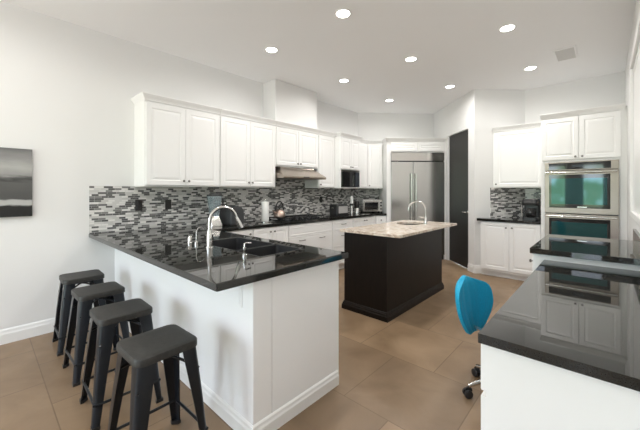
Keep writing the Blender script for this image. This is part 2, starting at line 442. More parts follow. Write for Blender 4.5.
# pantry door
R135 = R(135)
d1 = thing('door_1', 'tall dark pantry door beside the refrigerator', 'door', (*Ep(U1, 0.03), 0.006), R(-45))
del d1['label']; del d1['category']; struct(d1)
W = U1 - U0
bm = B(); box(bm, 0.004, W-0.004, 0, 0.045, 0.004, DH-0.006)
obj('door_slab', bm, DOORM, d1, bevel=0.003)
bm = B()
for s in (0,):
    lathe(bm, [(0.026, 0), (0.026, 0.006), (0.010, 0.010)], n=16)
bmesh.ops.rotate(bm, verts=bm.verts, cent=(0, 0, 0), matrix=Matrix.Rotation(R(90), 3, 'X'))
bmesh.ops.translate(bm, verts=bm.verts, vec=(W-0.07, 0, 0.98))
tube(bm, [(W-0.07, -0.005, 0.98), (W-0.07, -0.045, 0.98), (W-0.085, -0.052, 0.98), (W-0.17, -0.048, 0.978)], 0.009, 10)
obj('door_handle', bm, CHROME, d1, smooth=True)

# peninsula half wall and its base trim
XE, YP0, YP1 = 2.573, 0.759, 1.799
PX, PY = 2.545, 0.99
bm = B(); box(bm, 0.001, PX, PY, 1.118, 0, 0.873)
struct(obj('wall_peninsula', bm, PONY, bevel=0.004))
baseboard('baseboard_peninsula', [(0.017, PY), (PX, PY), (PX, 1.70)], -1, 0.76)

# mosaic backsplash (fixed to the walls)
bm = B(); box(bm, 0.0005, 0.010, 0.765, 2.964, 0.9145, 1.409); box(bm, 0.0005, 0.010, 2.964, 3.892, 0.9145, 1.56); box(bm, 0.0005, 0.010, 3.892, 5.492, 0.9145, 1.409)
struct(obj('trim_1', bm, MOS_A))
def Dp(s, n): return (s*Q + n*Q, 5.5 + s*Q - n*Q)
bm = B(); prism(bm, [Dp(0.012, 0.0005), Dp(0.012, 0.010), Dp(0.466, 0.010), Dp(0.466, 0.0005)], 0.9145, 1.409)
struct(obj('trim_2', bm, MOS_D))
bm = B(); box(bm, 2.955, 3.249, YG-0.010, YG-0.0005, 0.9145, 1.409)
struct(obj('trim_3', bm, MOS_G))
o1 = 0.012
bm = B(); prism(bm, [(2.53, 5.7008-0.0005), (2.53+o1*Q, 5.7008-o1*Q), (2.948+o1*Q, YG-0.001-o1*Q), (2.948, YG-0.0015)], 0.9145, 1.409)
struct(obj('trim_4', bm, MOS_D))

# ------------------------------------------------------------------ left wall cabinets (face +x)
FX = 0.32
RA = R(90)
ZB, ZD = 1.405, 2.325
def wallA(name, label, y0, y1, z0, fronts, **k):
    depth = k.pop('depth', FX); ends = k.pop('ends', (0, 0))
    return cabinet(name, label, (depth, y0), RA, y1-y0, z0, ZD, depth - 0.001, fronts, ends=ends, **k)
def two_doors(w, z0, z1, kz=0.05, gap=0.004, edge=0.012, l=None):
    e0 = l if l is not None else edge
    m_ = (e0 + w - edge) / 2
    return [('door', e0, m_-gap/2, z0, z1, [(m_-0.030, z0+kz)]), ('door', m_+gap/2, w-edge, z0, z1, [(m_+0.030, z0+kz)])]
wallA('upper_cabinet', 'white two-door wall cabinet at the left end of the run', 1.183, 2.055, ZB, two_doors(0.872, ZB+0.015, ZD-0.02), ends=(1, 0))
wallA('upper_cabinet', 'white two-door wall cabinet directly left of the range hood', 2.056, 2.963, ZB, two_doors(0.907, ZB+0.015, ZD-0.02))
wallA('upper_cabinet', 'short white two-door cabinet above the range hood', 2.964, 3.892, 1.725, two_doors(0.928, 1.745, ZD-0.02, 0.04))
wallA('upper_cabinet', 'narrow white single-door wall cabinet right of the range hood', 3.893, 4.329, ZB, [('door', 0.012, 0.424, ZB+0.015, ZD-0.02, [(0.04, ZB+0.06)])])
# microwave tower
mw_w = 0.615; MD = 0.45
wallA('microwave_cabinet', 'deeper white wall cabinet housing the built-in microwave', 4.331, 4.331+mw_w, ZB,
      two_doors(mw_w, 1.755, ZD-0.02, 0.04), depth=MD, ends=(1, 1), crown_d=0.074,
      bodyboxes=[(0.001, mw_w-0.001, 0, MD-0.002, 0.335, ZD-ZB), (0.001, 0.035, 0, MD-0.002, 0, 0.335), (mw_w-0.035, mw_w-0.001, 0, MD-0.002, 0, 0.335),
                 (0.035, mw_w-0.035, 0, MD-0.002, 0, 0.02)])
mw = thing('microwave', 'black built-in microwave in the white wall cabinet', 'microwave', (MD, 4.331, ZB), RA)
bm = B(); box(bm, 0.040, mw_w-0.040, 0.002, MD-0.03, 0.022, 0.328); obj('case', bm, BLACKP, mw)
bm = B(); box(bm, 0.040, 0.44, -0.018, 0.001, 0.024, 0.30); obj('door', bm, BLACKG, mw, bevel=0.003)
bm = B(); box(bm, 0.443, mw_w-0.040, -0.018, 0.001, 0.024, 0.30); obj('control_panel', bm, PINK, mw, bevel=0.003)
bm = B(); box(bm, 0.040, mw_w-0.040, -0.018, 0.001, 0.302, 0.328); obj('top_trim', bm, NICKEL, mw, bevel=0.003)
# single unit up to the mitre
YM = 5.367
y0 = 4.947
cabinet('upper_cabinet', 'white single-door wall cabinet right of the microwave', (FX, y0), RA, YM-y0, ZB, ZD, FX,
        [('door', 0.012, YM-y0-0.012, ZB+0.015, ZD-0.02, [(0.04, ZB+0.06)])],
        foot=[(0.001, 0), (YM-y0-0.001, 0), (5.498-y0, FX-0.001), (0.001, FX-0.001)], ends=(0, 0.2))
# diagonal corner wall cabinet; local origin at Dp(0.1325, 0.32)
s0, s1 = 0.1325, 0.468
cabinet('corner_upper_cabinet', 'white angled corner wall cabinet above the toaster oven', Dp(s0, FX), R(45), s1-s0, ZB, ZD, FX,
        [('door', 0.022, s1-s0-0.010, ZB+0.015, ZD-0.02, [(0.05, ZB+0.06)])],
        foot=[(0.001, 0), (s1-s0-0.001, 0), (s1-s0-0.001, FX-0.001), (0.002-s0, FX-0.001)], ends=(-0.2, 0))

# refrigerator surround
FN = 0.62
fs0, fs1 = 0.470, 1.658
fw = fs1 - fs0
cabinet('refrigerator_surround', 'white panelled surround with two small doors above the refrigerator', Dp(fs0, FN), R(45), fw, 0.0, ZD+0.005, FN-0.001,
        [('door', 0.075, fw/2-0.00, 2.135, ZD-0.015, []), ('door', fw/2+0.02, fw-0.055, 2.135, ZD-0.015, [])],
        bodyboxes=[(0.001, 0.082, 0, FN-0.002, 0, ZD+0.005), (fw-0.047, fw-0.001, 0, FN-0.002, 0, ZD+0.005), (0.082, fw-0.047, 0, FN-0.002, 2.115, ZD+0.005)], ends=(1, 0), crown_d=0.24)
fr = thing('refrigerator', 'large stainless steel built-in refrigerator with two vertical doors', 'refrigerator', (*Dp(fs0, FN), 0), R(45))
a0, a1 = 0.085, fw-0.050
split = 0.515
bm = B(); box(bm, a0, a1, 0.004, FN-0.03, 0.0, 2.108); obj('case', bm, DGREY, fr)
bm = B(); box(bm, a0, a1, -0.030, 0.002, 1.945, 2.108); obj('grille_panel', bm, POLISH, fr, bevel=0.003)
bm = B(); box(bm, a0+0.01, a1-0.01, -0.005, 0.003, 0.0, 0.09); obj('kick_plate', bm, BLACKP, fr)
for nm, xa, xb, hx in (('door', a0, split-0.003, split-0.045), ('door', split+0.003, a1, split+0.045)):
    bm = B(); box(bm, xa, xb, -0.035, 0.002, 0.10, 1.925); dd = obj(nm, bm, STEEL, fr, bevel=0.003)
    bm = B(); tube(bm, [(hx, -0.035, 0.82), (hx, -0.085, 0.82)], 0.010, 8); tube(bm, [(hx, -0.035, 1.62), (hx, -0.085, 1.62)], 0.010, 8)
    tube(bm, [(hx, -0.085, 0.74), (hx, -0.085, 1.70)], 0.013, 12); obj('handle', bm, CHROME, dd, smooth=True)

# range hood
hd = thing('range_hood', 'slim stainless steel range hood under the short wall cabinet', 'range hood', (0.0, 2.966, 1.545), 0)
bm = B()
hw = 0.924
prof = [(0.012, 0.179), (0.012, 0.0), (0.505, 0.0), (0.515, 0.012), (0.515, 0.034), (0.505, 0.040), (0.33, 0.160), (0.318, 0.179)]
rings(bm, [[(x, yy, z) for x, z in prof] for yy in (0.001, hw)])
bmesh.ops.scale(bm, verts=[v for v in bm.verts if v.co.z > 0.1 and v.co.x > 0.2], vec=(1, 0.80, 1), space=Matrix.Translation((0, -hw/2, 0)))
obj('canopy', bm, HOODM, hd, bevel=0.003)
bm = B()
for k in range(2): box(bm, 0.10, 0.42, 0.06+0.41*k, 0.44+0.41*k, -0.006, 0.0)
obj('filter', bm, NICKEL, hd)
bm = B()
box(bm, 0.512, 0.520, 0.40, 0.52, 0.016, 0.028)
obj('switch_strip', bm, BLACKP, hd)

# ------------------------------------------------------------------ base cabinets, left wall (face +x)
BX, BT, TOE = 0.60, 0.873, 0.10
def baseA(label, y0, y1, fronts, **k):
    return cabinet('base_cabinet', label, (BX, y0), RA, y1-y0, 0.0, BT, BX-0.001, fronts, top_crown=False, toe=TOE, **k)
def base_doors(w): 
    m_ = w/2
    return [('door', 0.008, m_-0.002, 0.12, 0.862, [(m_-0.035, 0.81)]), ('door', m_+0.002, w-0.008, 0.12, 0.862, [(m_+0.035, 0.81)])]
baseA('white base cabinet under the blender, nearest the peninsula', 1.80, 2.36, [('door', 0.008, 0.552, 0.12, 0.862, [(0.505, 0.81)])])
baseA('white two-door base cabinet left of the cooktop drawers', 2.361, 2.967, base_doors(0.606))
w_ = 3.93 - 2.968
baseA('wide white drawer base cabinet under the cooktop', 2.968, 3.93, [('drawer', 0.008, w_-0.008, 0.70, 0.862), ('drawer', 0.008, w_-0.008, 0.415, 0.694, [(0.26, 0.625, 1), (0.70, 0.625, 1)]), ('drawer', 0.008, w_-0.008, 0.12, 0.409, [(0.26, 0.33, 1), (0.70, 0.33, 1)])])
w_ = 4.50 - 3.931
baseA('white three-drawer base cabinet right of the cooktop', 3.931, 4.50, [('drawer', 0.008, w_-0.008, 0.70, 0.862, [(w_/2, 0.79, 1)]), ('drawer', 0.008, w_-0.008, 0.415, 0.694, [(w_/2, 0.60, 1)]), ('drawer', 0.008, w_-0.008, 0.12, 0.409, [(w_/2, 0.30, 1)])])
YB = 5.2515
w_ = YB - 4.501
baseA('white base cabinet with two doors beside the angled corner', 4.501, YB, base_doors(w_-0.02), foot=[(0.001, 0), (w_-0.001, 0), (5.498-4.501, BX-0.001), (0.001, BX-0.001)])
sb = 0.2485
cabinet('corner_base_cabinet', 'narrow white angled base cabinet beside the refrigerator', Dp(sb, BX), R(45), 0.468-sb, 0.0, BT, BX,
        [('drawer', 0.022, 0.468-sb-0.006, 0.70, 0.862, [((0.468-sb)/2, 0.785)]), ('door', 0.022, 0.468-sb-0.006, 0.12, 0.694, [(0.05, 0.64)])],
        foot=[(0.001, 0), (0.468-sb-0.001, 0), (0.468-sb-0.001, BX-0.001), (0.002-sb, BX-0.001)], top_crown=False, toe=TOE)

# peninsula cabinets (face +y)
def pen(label, x0, x1, fronts, **k):
    return cabinet('base_cabinet', label, (x1, 1.72), PI, x1-x0, 0.0, BT, 0.601, fronts, top_crown=False, toe=TOE, **k)
SX0, SX1, SY0, SY1 = 1.335, 2.225, 1.275, 1.680
x0, x1 = 1.30, 2.26
w_ = x1-x0
cabinet('base_cabinet', 'white sink base cabinet in the peninsula', (x1, 1.72), PI, w_, 0.0, BT, 0.601,
        [('door', 0.008, w_/2-0.002, 0.12, 0.862, [(w_/2-0.04, 0.80)]), ('door', w_/2+0.002, w_-0.008, 0.12, 0.862, [(w_/2+0.04, 0.80)])], top_crown=False,
        bodyboxes=[(0.001, w_-0.001, 0.0, 0.020, 0.10, BT), (0.001, w_-0.001, 0.06, 0.601, 0, 0.62), (0.001, 0.02, 0.02, 0.601, 0.62, BT), (w_-0.02, w_-0.001, 0.02, 0.601, 0.62, BT)])
pen('white base cabinet in the peninsula against the wall', 0.65, 1.299, base_doors(0.649))
pe = pen('white end cabinet of the peninsula with a plain side panel', 2.261, 2.533, [('door', 0.008, 0.264, 0.12, 0.862, [(0.23, 0.80)])])
bm = B(); box(bm, -0.010, 0.0, 0.0, 0.599, 0.0, BT-0.001); obj('side_panel', bm, PONY, pe, bevel=0.002)

# ------------------------------------------------------------------ worktops
def slab(name, pts, z0, z1, m, holes=(), bevel=0.0015):
    polys = [[Vector((x, y, 0)) for x, y in pts]] + [[Vector((x, y, 0)) for x, y in h] for h in holes]
    flat = [p for q in polys for p in q]
    tris = tessellate_polygon(polys)
    bm = B()
    a = [bm.verts.new((p.x, p.y, z0)) for p in flat]; c = [bm.verts.new((p.x, p.y, z1)) for p in flat]
    for t in tris:
        bm.faces.new([a[i] for i in t]); bm.faces.new([c[i] for i in t])
    k = 0
    for q in polys:
        n = len(q)
        for i in range(n):
            j = (i+1) % n; bm.faces.new((a[k+i], a[k+j], c[k+j], c[k+i]))
        k += n
    bmesh.ops.recalc_face_normals(bm, faces=bm.faces)
    bmesh.ops.dissolve_limit(bm, angle_limit=0.01, verts=bm.verts, edges=bm.edges)
    o = obj(name, bm, m, bevel=bevel)
    return o
TOPZ = 0.914
sm = 0.263
o = slab('worktop', [(0.001, YP0), (XE, YP0), (XE, YP1), (0.635, YP1), (0.635, 5.237), Dp(0.467, 0.635), Dp(0.467, 0.001), (0.001, 5.499)], 0.874, TOPZ, GRAN,
         [[(SX0, SY0), (SX1, SY0), (SX1, SY1), (SX0, SY1)]], bevel=0.007)
tag(o, 'polished black granite worktop running from the peninsula along the mosaic wall', 'worktop')

# sink
sk = thing('kitchen_sink', 'black double-bowl sink set into the peninsula worktop', 'sink', ((SX0+SX1)/2, (SY0+SY1)/2, 0.66))
mid = 0.13
hx, hy = (SX1-SX0)/2, (SY1-SY0)/2
for xa, xb in ((-hx+0.002, mid-0.009), (mid+0.009, hx-0.002)):
    bm = B(); zt = 0.252
    rings(bm, [rrect(xa, xb, -hy+0.002, hy-0.002, 0.03, 0.0), rrect(xa, xb, -hy+0.002, hy-0.002, 0.03, zt - (0.0 if True else 0)),
               rrect(xa+0.008, xb-0.008, -hy+0.010, hy-0.010, 0.03, zt), rrect(xa+0.012, xb-0.012, -hy+0.014, hy-0.014, 0.03, 0.03),
               rrect(xa+0.04, xb-0.04, -hy+0.04, hy-0.04, 0.03, 0.012)])
    bo = obj('basin', bm, SINKM, sk, smooth=True)
    bm = B(); lathe(bm, [(0.038, 0.0125), (0.042, 0.017), (0.03, 0.018), (0.024, 0.014)], (xa+xb)/2, 0); obj('drain', bm, CHROME, bo, smooth=True)
# faucet
fa = thing('kitchen_faucet', 'tall arched stainless pull-down faucet behind the black sink', 'faucet', (1.672, 1.205, TOPZ))
bm = B(); lathe(bm, [(0.030, 0), (0.030, 0.008), (0.024, 0.012), (0.023, 0.10), (0.019, 0.115), (0.016, 0.14)]); obj('base', bm, CHROME, fa, smooth=True)
dx, dy = 0.22, 0.975
RR = 0.108
pts = [(0, 0, 0.13), (0, 0, 0.17), (0, 0, 0.205)]
for k in range(1, 13):
    a = PI - PI*k/12*0.93
    u = RR + RR*math.cos(a); pts.append((u*dx, u*dy, 0.205 + RR*math.sin(a)))
bm = B(); tube(bm, pts, 0.0125, 12); obj('spout', bm, CHROME, fa, smooth=True)
e0 = Vector(pts[-1]); dr = (Vector(pts[-1])-Vector(pts[-2])).normalized(); dr = (dr + Vector((0.10*dx, 0.10*dy, 0))).normalized()
bm = B(); tube(bm, [e0, e0+dr*0.02, e0+dr*0.07, e0+dr*0.095], 0.016, 12, [0.013, 0.016, 0.021, 0.022]); obj('spray_head', bm, CHROME, fa, smooth=True)
bm = B(); tube(bm, [(0.018, 0, 0.07), (0.045, 0, 0.075), (0.06, -0.01, 0.085), (0.085, -0.02, 0.12)], 0.007, 8, [0.010, 0.009, 0.007, 0.006]); obj('lever', bm, CHROME, fa, smooth=True)
o = thing('soap_dispenser', 'small chrome soap pump beside the right bowl of the sink', 'soap dispenser', (2.135, 1.212, TOPZ))
bm = B(); lathe(bm, [(0.017, 0), (0.017, 0.012), (0.011, 0.016), (0.011, 0.035), (0.013, 0.04), (0.013, 0.058), (0.005, 0.062)], n=16); obj('collar', bm, CHROME, o, smooth=True)
bm = B(); tube(bm, [(0, 0, 0.055), (0, 0, 0.085), (0.002, 0.01, 0.090), (0.008, 0.045, 0.086)], 0.005, 8); obj('nozzle', bm, CHROME, o, smooth=True)
o = obj('air_gap', lathe(B(), [(0.022, 0), (0.022, 0.006), (0.017, 0.010), (0.017, 0.050), (0.013, 0.056), (0.004, 0.058)], n=18), CHROME, smooth=True)
o.location = (1.335, 1.205, TOPZ); tag(o, 'short chrome capped cylinder at the left end of the sink', 'air gap')
o = thing('water_tap', 'thin chrome filtered-water tap between faucet and capped cylinder', 'tap', (1.455, 1.205, TOPZ))
bm = B(); lathe(bm, [(0.016, 0), (0.016, 0.02), (0.007, 0.026)], n=14); obj('base', bm, CHROME, o, smooth=True)
bm = B(); tube(bm, [(0, 0, 0.02), (0, 0, 0.11), (0, 0.015, 0.135), (0, 0.04, 0.14), (0, 0.058, 0.125), (0, 0.062, 0.11)], 0.0045, 8); obj('spout', bm, CHROME, o, smooth=True)

# ------------------------------------------------------------------ island
isl = thing('kitchen_island', 'dark espresso kitchen island under the cream granite top', 'kitchen island', (2.01, 3.58, 0))
ix0, ix1, iy0, iy1 = 1.705-2.01, 2.262-2.01, 2.855-3.58, 4.33-3.58
bm = B(); box(bm, ix0, ix1, iy0, iy1, 0.0, 0.76)
for b6 in ((ix0, ix1, iy0, iy0+0.03), (ix0, ix1, iy1-0.03, iy1), (ix0, ix0+0.03, iy0+0.03, iy1-0.03), (ix1-0.03, ix1, iy0+0.03, iy1-0.03)): box(bm, *b6, 0.76, 0.8915)
bmesh.ops.remove_doubles(bm, verts=bm.verts, dist=0.0001)
obj('body', bm, ESPR, isl)
bm = B()
rings(bm, [[(ix0-o_, iy0-o_, z), (ix1+o_, iy0-o_, z), (ix1+o_, iy1+o_, z), (ix0-o_, iy1+o_, z)] for z, o_ in ((0, 0.022), (0.050, 0.022), (0.056, 0.016), (0.072, 0.014), (0.080, 0.008), (0.088, 0.007), (0.092, 0.0015))])
obj('base_moulding', bm, ESPR, isl)
IT = 0.92
hs0 = [(p[0], p[1]) for p in [(1.99+0.17*math.cos(2*PI*k/28), 3.93+0.21*math.sin(2*PI*k/28)) for k in range(28)]]
o = slab('island_worktop', [(1.70, 2.777), (2.452, 2.777), (2.452, 4.372), (1.70, 4.372)], 0.892, IT, CREAM, [hs0])
tag(o, 'speckled cream granite worktop on the dark island', 'worktop')
o = thing('prep_sink', 'small oval prep sink in the cream island worktop', 'sink', (1.99, 3.93, 0.80))
bm = B()
def ov(a, bb, z, n=28): return [(a*math.cos(2*PI*k/n), bb*math.sin(2*PI*k/n), z) for k in range(n)]
rings(bm, [ov(0.168, 0.208, 0.0), ov(0.168, 0.208, 0.078), ov(0.160, 0.200, 0.078), ov(0.150, 0.19, 0.02), ov(0.10, 0.12, 0.008)])
sk2 = obj('basin', bm, STEEL, o, smooth=True)
o = thing('island_faucet', 'slender arched chrome faucet on the island worktop', 'faucet', (2.195, 3.955, IT))
bm = B(); lathe(bm, [(0.028, 0), (0.028, 0.008), (0.022, 0.012), (0.020, 0.085), (0.012, 0.095)], n=18); obj('base', bm, CHROME, o, smooth=True)
ud = Vector((-0.86, -0.5, 0)).normalized()
pts = [Vector((0, 0, 0.09)), Vector((0, 0, 0.13)), Vector((0, 0, 0.19))]
for k in range(1, 13):
    a = PI*k/12*0.97; pts.append(ud*(0.108 - 0.108*math.cos(a)) + Vector((0, 0, 0.19 + 0.108*math.sin(a))))
pts.append(pts[-1] + Vector((0, 0, -0.03)))
bm = B(); tube(bm, pts, 0.009, 10); obj('spout', bm, CHROME, o, smooth=True)
bm = B(); tube(bm, [(0, 0, 0.075), ud*0.045 + Vector((0, 0, 0.088)), ud*0.075 + Vector((0, 0, 0.092))], 0.007, 8); obj('lever', bm, CHROME, o, smooth=True)

# ------------------------------------------------------------------ rear nook
FG = 5.725
cabinet('upper_cabinet', 'white single-door wall cabinet left of the double oven', (2.568, FG), 0, 3.249-2.568, ZB, ZD, 0.39,
        [('door', 0.045, 3.249-2.568-0.008, ZB+0.015, ZD-0.02, [(0.05, ZB+0.06)])],
        foot=[(0.001, 0), (0.680, 0), (0.680, YG-0.011-FG), (2.966-2.568, YG-0.011-FG), (0.001, 0.003)], ends=(0, 0))
BG = 5.48
cabinet('base_cabinet', 'white two-door base cabinet left of the ovens, under the black coffee maker', (2.440, BG), 0, 3.249-2.440, 0.0, BT, 0.6,
        [('door', 0.03, 0.408, 0.12, 0.862, [(0.370, 0.79)]), ('door', 0.412, 0.800, 0.12, 0.862, [(0.450, 0.79)])],
        foot=[(0.001, 0), (0.808, 0), (0.808, YG-0.012-BG), (2.962-2.440, YG-0.012-BG), (0.001, 0.118)], top_crown=False, toe=0.085)
o = slab('nook_worktop', [(2.395, 5.445), (3.249, 5.445), (3.249, YG-0.001), (2.950, YG-0.001), (2.395, 5.5645)], 0.874, TOPZ, GRAN)
tag(o, 'short black worktop in the rear nook under the coffee maker', 'worktop')

# coffee maker in the nook
cm = thing('coffee_maker', 'black coffee maker on the short rear worktop beside the ovens', 'coffee maker', (3.085, 5.79, TOPZ))
bm = B(); rings(bm, [rrect(-0.10, 0.10, -0.13, 0.13, 0.03, 0), rrect(-0.10, 0.10, -0.13, 0.13, 0.03, 0.035)]); obj('base', bm, BLACKP, cm, bevel=0.004)
bm = B(); rings(bm, [rrect(-0.10, 0.10, 0.02, 0.13, 0.03, 0.035), rrect(-0.10, 0.10, 0.02, 0.13, 0.03, 0.27)]); obj('tower', bm, DGREY, cm, bevel=0.004)
bm = B(); rings(bm, [rrect(-0.10, 0.10, -0.13, 0.13, 0.035, 0.22), rrect(-0.105, 0.105, -0.135, 0.13, 0.035, 0.26), rrect(-0.10, 0.10, -0.12, 0.13, 0.035, 0.315)]); obj('brew_head', bm, BLACKP, cm, bevel=0.006)
bm = B(); lathe(bm, [(0.045, 0.036), (0.065, 0.06), (0.068, 0.12), (0.05, 0.165), (0.045, 0.18)], 0, -0.055); obj('carafe', bm, BLACKG, cm, smooth=True)
bm = B(); tube(bm, [(-0.118, -0.06, 0.03), (-0.118, -0.06, 0.30)], 0.008, 8); obj('steel_rail', bm, CHROME, cm, smooth=True)

# oven tower
OX0, OX1, OY = 3.251, 4.110, 5.45
ow = OX1-OX0
oa, ob = 3.300-OX0, 4.062-OX0
OZ0, OZ1 = 0.46, 1.752
cabinet('oven_cabinet', 'tall white cabinet housing the stainless double oven', (OX0, OY), 0, ow, 0.0, 2.375, YG-OY-0.001,
        [('door', 0.008, 0.418, 1.785, 2.36, [(0.385, 1.82)]), ('door', 0.424, ow-0.030, 1.785, 2.36, [(0.457, 1.82)]), ('drawer', 0.012, ow-0.04, 0.12, 0.43, [(ow/2, 0.30, 1)])],
        bodyboxes=[(0.001, oa-0.001, 0, YG-OY-0.002, 0, 2.375), (ob+0.001, ow, 0, YG-OY-0.002, 0, 2.375), (oa-0.001, ob+0.001, 0, YG-OY-0.002, OZ1+0.002, 2.375),
                   (oa-0.001, ob+0.001, 0, YG-OY-0.002, 0.0, OZ0-0.002)], ends=(0.3, 0.4), crown_d=0.20)
bm = B(); box(bm, OX1+0.001, WBX-0.001, OY+0.004, OY+0.03, 0, 2.42); struct(obj('trim_5', bm, WHITE))
ov_ = thing('double_oven', 'stainless double wall oven with dark glass doors', 'oven', (3.300, OY, OZ0))
W = 0.762
bm = B(); box(bm, 0.004, W-0.004, 0.002, 0.60, 0.002, OZ1-OZ0-0.002); obj('case', bm, DGREY, ov_)
bm = B(); box(bm, 0.0, W, -0.020, 0.001, 1.180, OZ1-OZ0); cp = obj('control_panel', bm, OSTEEL, ov_, bevel=0.003)
bm = B(); box(bm, 0.045, W-0.075, -0.0225, -0.0202, 1.190, OZ1-OZ0-0.012); obj('display_glass', bm, BLACKG, cp)
bm = B(); box(bm, 0.30, 0.42, -0.0235, -0.0226, 1.22, 1.25); obj('clock_display', bm, PINK, cp)
for a, c in ((0.590, 1.172), (0.115, 0.578)):
    bm = B(); box(bm, 0.0, W, -0.038, 0.001, a, c); d = obj('oven_door', bm, OSTEEL, ov_, bevel=0.004)
    bm = B(); box(bm, 0.050, W-0.080 if True else W, -0.0405, -0.0382, a+0.075, c-0.055); obj('glass_border', bm, BLACKG, d)
    bm = B(); box(bm, 0.078, W-0.110, -0.0422, -0.0406, a+0.125, c-0.105); obj('window_glass', bm, OVENG, d)
    bm = B(); tube(bm, [(0.05, -0.035, c-0.027), (0.05, -0.080, c-0.027)], 0.009, 8); tube(bm, [(W-0.05, -0.035, c-0.027), (W-0.05, -0.080, c-0.027)], 0.009, 8)
    tube(bm, [(0.02, -0.084, c-0.027), (W-0.02, -0.084, c-0.027)], 0.012, 12); obj('handle', bm, CHROME, d, smooth=True)
bm = B(); box(bm, 0.004, W-0.004, -0.015, 0.001, 0.0, 0.105); obj('vent_grille', bm, DGREY, ov_)
bm = B(); box(bm, 0.355, 0.455, -0.0412, -0.0404, 0.675, 0.685); obj('badge', bm, CHROME, ov_)

# ------------------------------------------------------------------ raised counter and desk at the right wall (face -x)
HX = 3.535
RN = -RA
cabinet('base_cabinet', 'white base cabinet under the raised black counter beside the desk', (HX, 3.90), RN, 3.90-2.925, 0.0, BT, WBX-HX-0.002,
        [('door', 0.008, 0.484, 0.12, 0.862, [(0.445, 0.80)]), ('door', 0.488, 0.965, 0.12, 0.862, [(0.925, 0.80)])], top_crown=False, toe=0.09)
o = slab('counter_worktop', [(3.503, 2.886), (WBX-0.001, 2.886), (WBX-0.001, 3.935), (3.503, 3.935)], 0.874, TOPZ, GRAN)
tag(o, 'raised black granite counter in front of the ovens, higher than the desk', 'worktop')
bm = B(); box(bm, WBX-0.021, WBX-0.001, 2.890, 3.932, TOPZ+0.0005, 1.02)
struct(obj('trim_6', bm, GRAN))
DX, DY, DZ = 3.590, 1.247, 0.83
o = slab('desk_worktop', [(DX, DY), (WBX-0.001, DY), (WBX-0.001, 2.923), (DX, 2.923)], DZ-0.035, DZ, GRAN, bevel=0)
tag(o, 'low polished black granite desk top beside the blue chair', 'desk top')
bm = B(); box(bm, WBX-0.021, WBX-0.001, DY+0.002, 2.88, DZ+0.0005, DZ+0.10)
struct(obj('trim_7', bm, GRAN))
dw = 0.46
cabinet('desk_drawer_cabinet', 'white drawer cabinet under the near end of the desk', (3.612, DY+0.022+dw), RN, dw, 0.0, DZ-0.036, WBX-3.612-0.002,
        [('drawer', 0.006, dw-0.002, 0.612, 0.785, [(dw/2, 0.70, 1)]), ('drawer', 0.006, dw-0.002, 0.300, 0.590, [(dw/2, 0.45, 1)]), ('drawer', 0.006, dw-0.002, 0.08, 0.290, [(dw/2, 0.20, 1)])],
        top_crown=False, toe=0.06)

# ------------------------------------------------------------------ stools
def make_stool():
    t = thing('bar_stool', '', 'stool', (0, 0, 0), 0, 'metal stools along the peninsula')
    bm = B(); h = 0.150; r = 0.045
    S = 0.600
    rings(bm, [rrect(-h+0.010, h-0.010, -h+0.010, h-0.010, r-0.01, S-0.038), rrect(-h, h, -h, h, r, S-0.035), rrect(-h, h, -h, h, r, S-0.008), rrect(-h+0.003, h-0.003, -h+0.003, h-0.003, r-0.002, S-0.002),
               rrect(-h+0.010, h-0.010, -h+0.010, h-0.010, r-0.006, S), rrect(-h+0.040, h-0.040, -h+0.040, h-0.040, 0.03, S-0.0015)])
    obj('seat', bm, SEATM, t, smooth=True)
    for sx in (-1, 1):
        for sy in (-1, 1):
            bm = B(); rs = []
            for z, c, wg, th in ((0.562, 0.139, 0.076, 0.020), (0.45, 0.150, 0.068, 0.019), (0.30, 0.164, 0.056, 0.018), (0.15, 0.176, 0.045, 0.017), (0.02, 0.187, 0.036, 0.016), (0.0, 0.188, 0.034, 0.016)):
                L_ = []
                out = [(c-wg, c), (c-0.018, c), (c-0.006, c-0.006), (c, c-0.018), (c, c-wg)]
                inn = [(c-0.006, c-wg), (c-0.008, c-0.024), (c-0.013, c-0.013), (c-0.024, c-0.008), (c-wg, c-0.006)]
                for x, y in out + inn: L_.append((x*sx, y*sy, z))
                rs.append(L_)
            rings(bm, rs); lg = obj('leg', bm, LEGM, t, smooth=True)
            bm = B(); c = 0.188
            rings(bm, [[((c+e_*k[0])*sx if True else 0, (c+e_*k[1])*sy, z) for k in ((0.09, 0.09), (-2.3, 0.09), (-2.3, -0.9), (-0.9, -2.3), (0.09, -2.3))] for z, e_ in ((-0.0005, 0.017), (0.018, 0.017))])
            obj('foot_cap', bm, BLACKP, lg)
    zr = 0.135; c = 0.173
    for a, d in (((-c, -c), (c, -c)), ((-c, c), (c, c)), ((-c, -c), (-c, c)), ((c, -c), (c, c))):
        bm = B(); tube(bm, [(a[0], a[1], zr), (d[0], d[1], zr)], 0.008, 8); obj('rung', bm, LEGM, t, smooth=True)
    # curved cross brace under the seat
    bm = B()
    for s in (-1, 1):
        pts = [(x_, s*x_*1.0, 0.45 + 0.075*math.cos(x_/0.145*PI/2)) for x_ in [-0.145+0.29*k/10 for k in range(11)]]
        tube(bm, pts, 0.007, 8)
    obj('brace', bm, LEGM, t, smooth=True)
    return t
def copy_tree(o, parent=None):
    c = o.copy(); COL.objects.link(c); c.parent = parent
    for ch in list(o.children): copy_tree(ch, c)
    return c
st = make_stool()
spots = [(0.445, 0.625, 'black metal stool farthest from the camera, next to the left wall'),
         (1.035, 0.622, 'second black metal stool counting from the left wall'),
         (1.635, 0.618, 'third black metal stool from the wall, behind the nearest one'),
         (2.262, 0.610, 'black metal stool nearest the camera, at the free end of the peninsula')]
for i, (x, y, lb) in enumerate(spots):
    o = st if i == 0 else copy_tree(st)
    o.location = (x, y, 0.001); o['label'] = lb; o.rotation_euler = (0, 0, R((-2, 1, -1.5, 2)[i]))

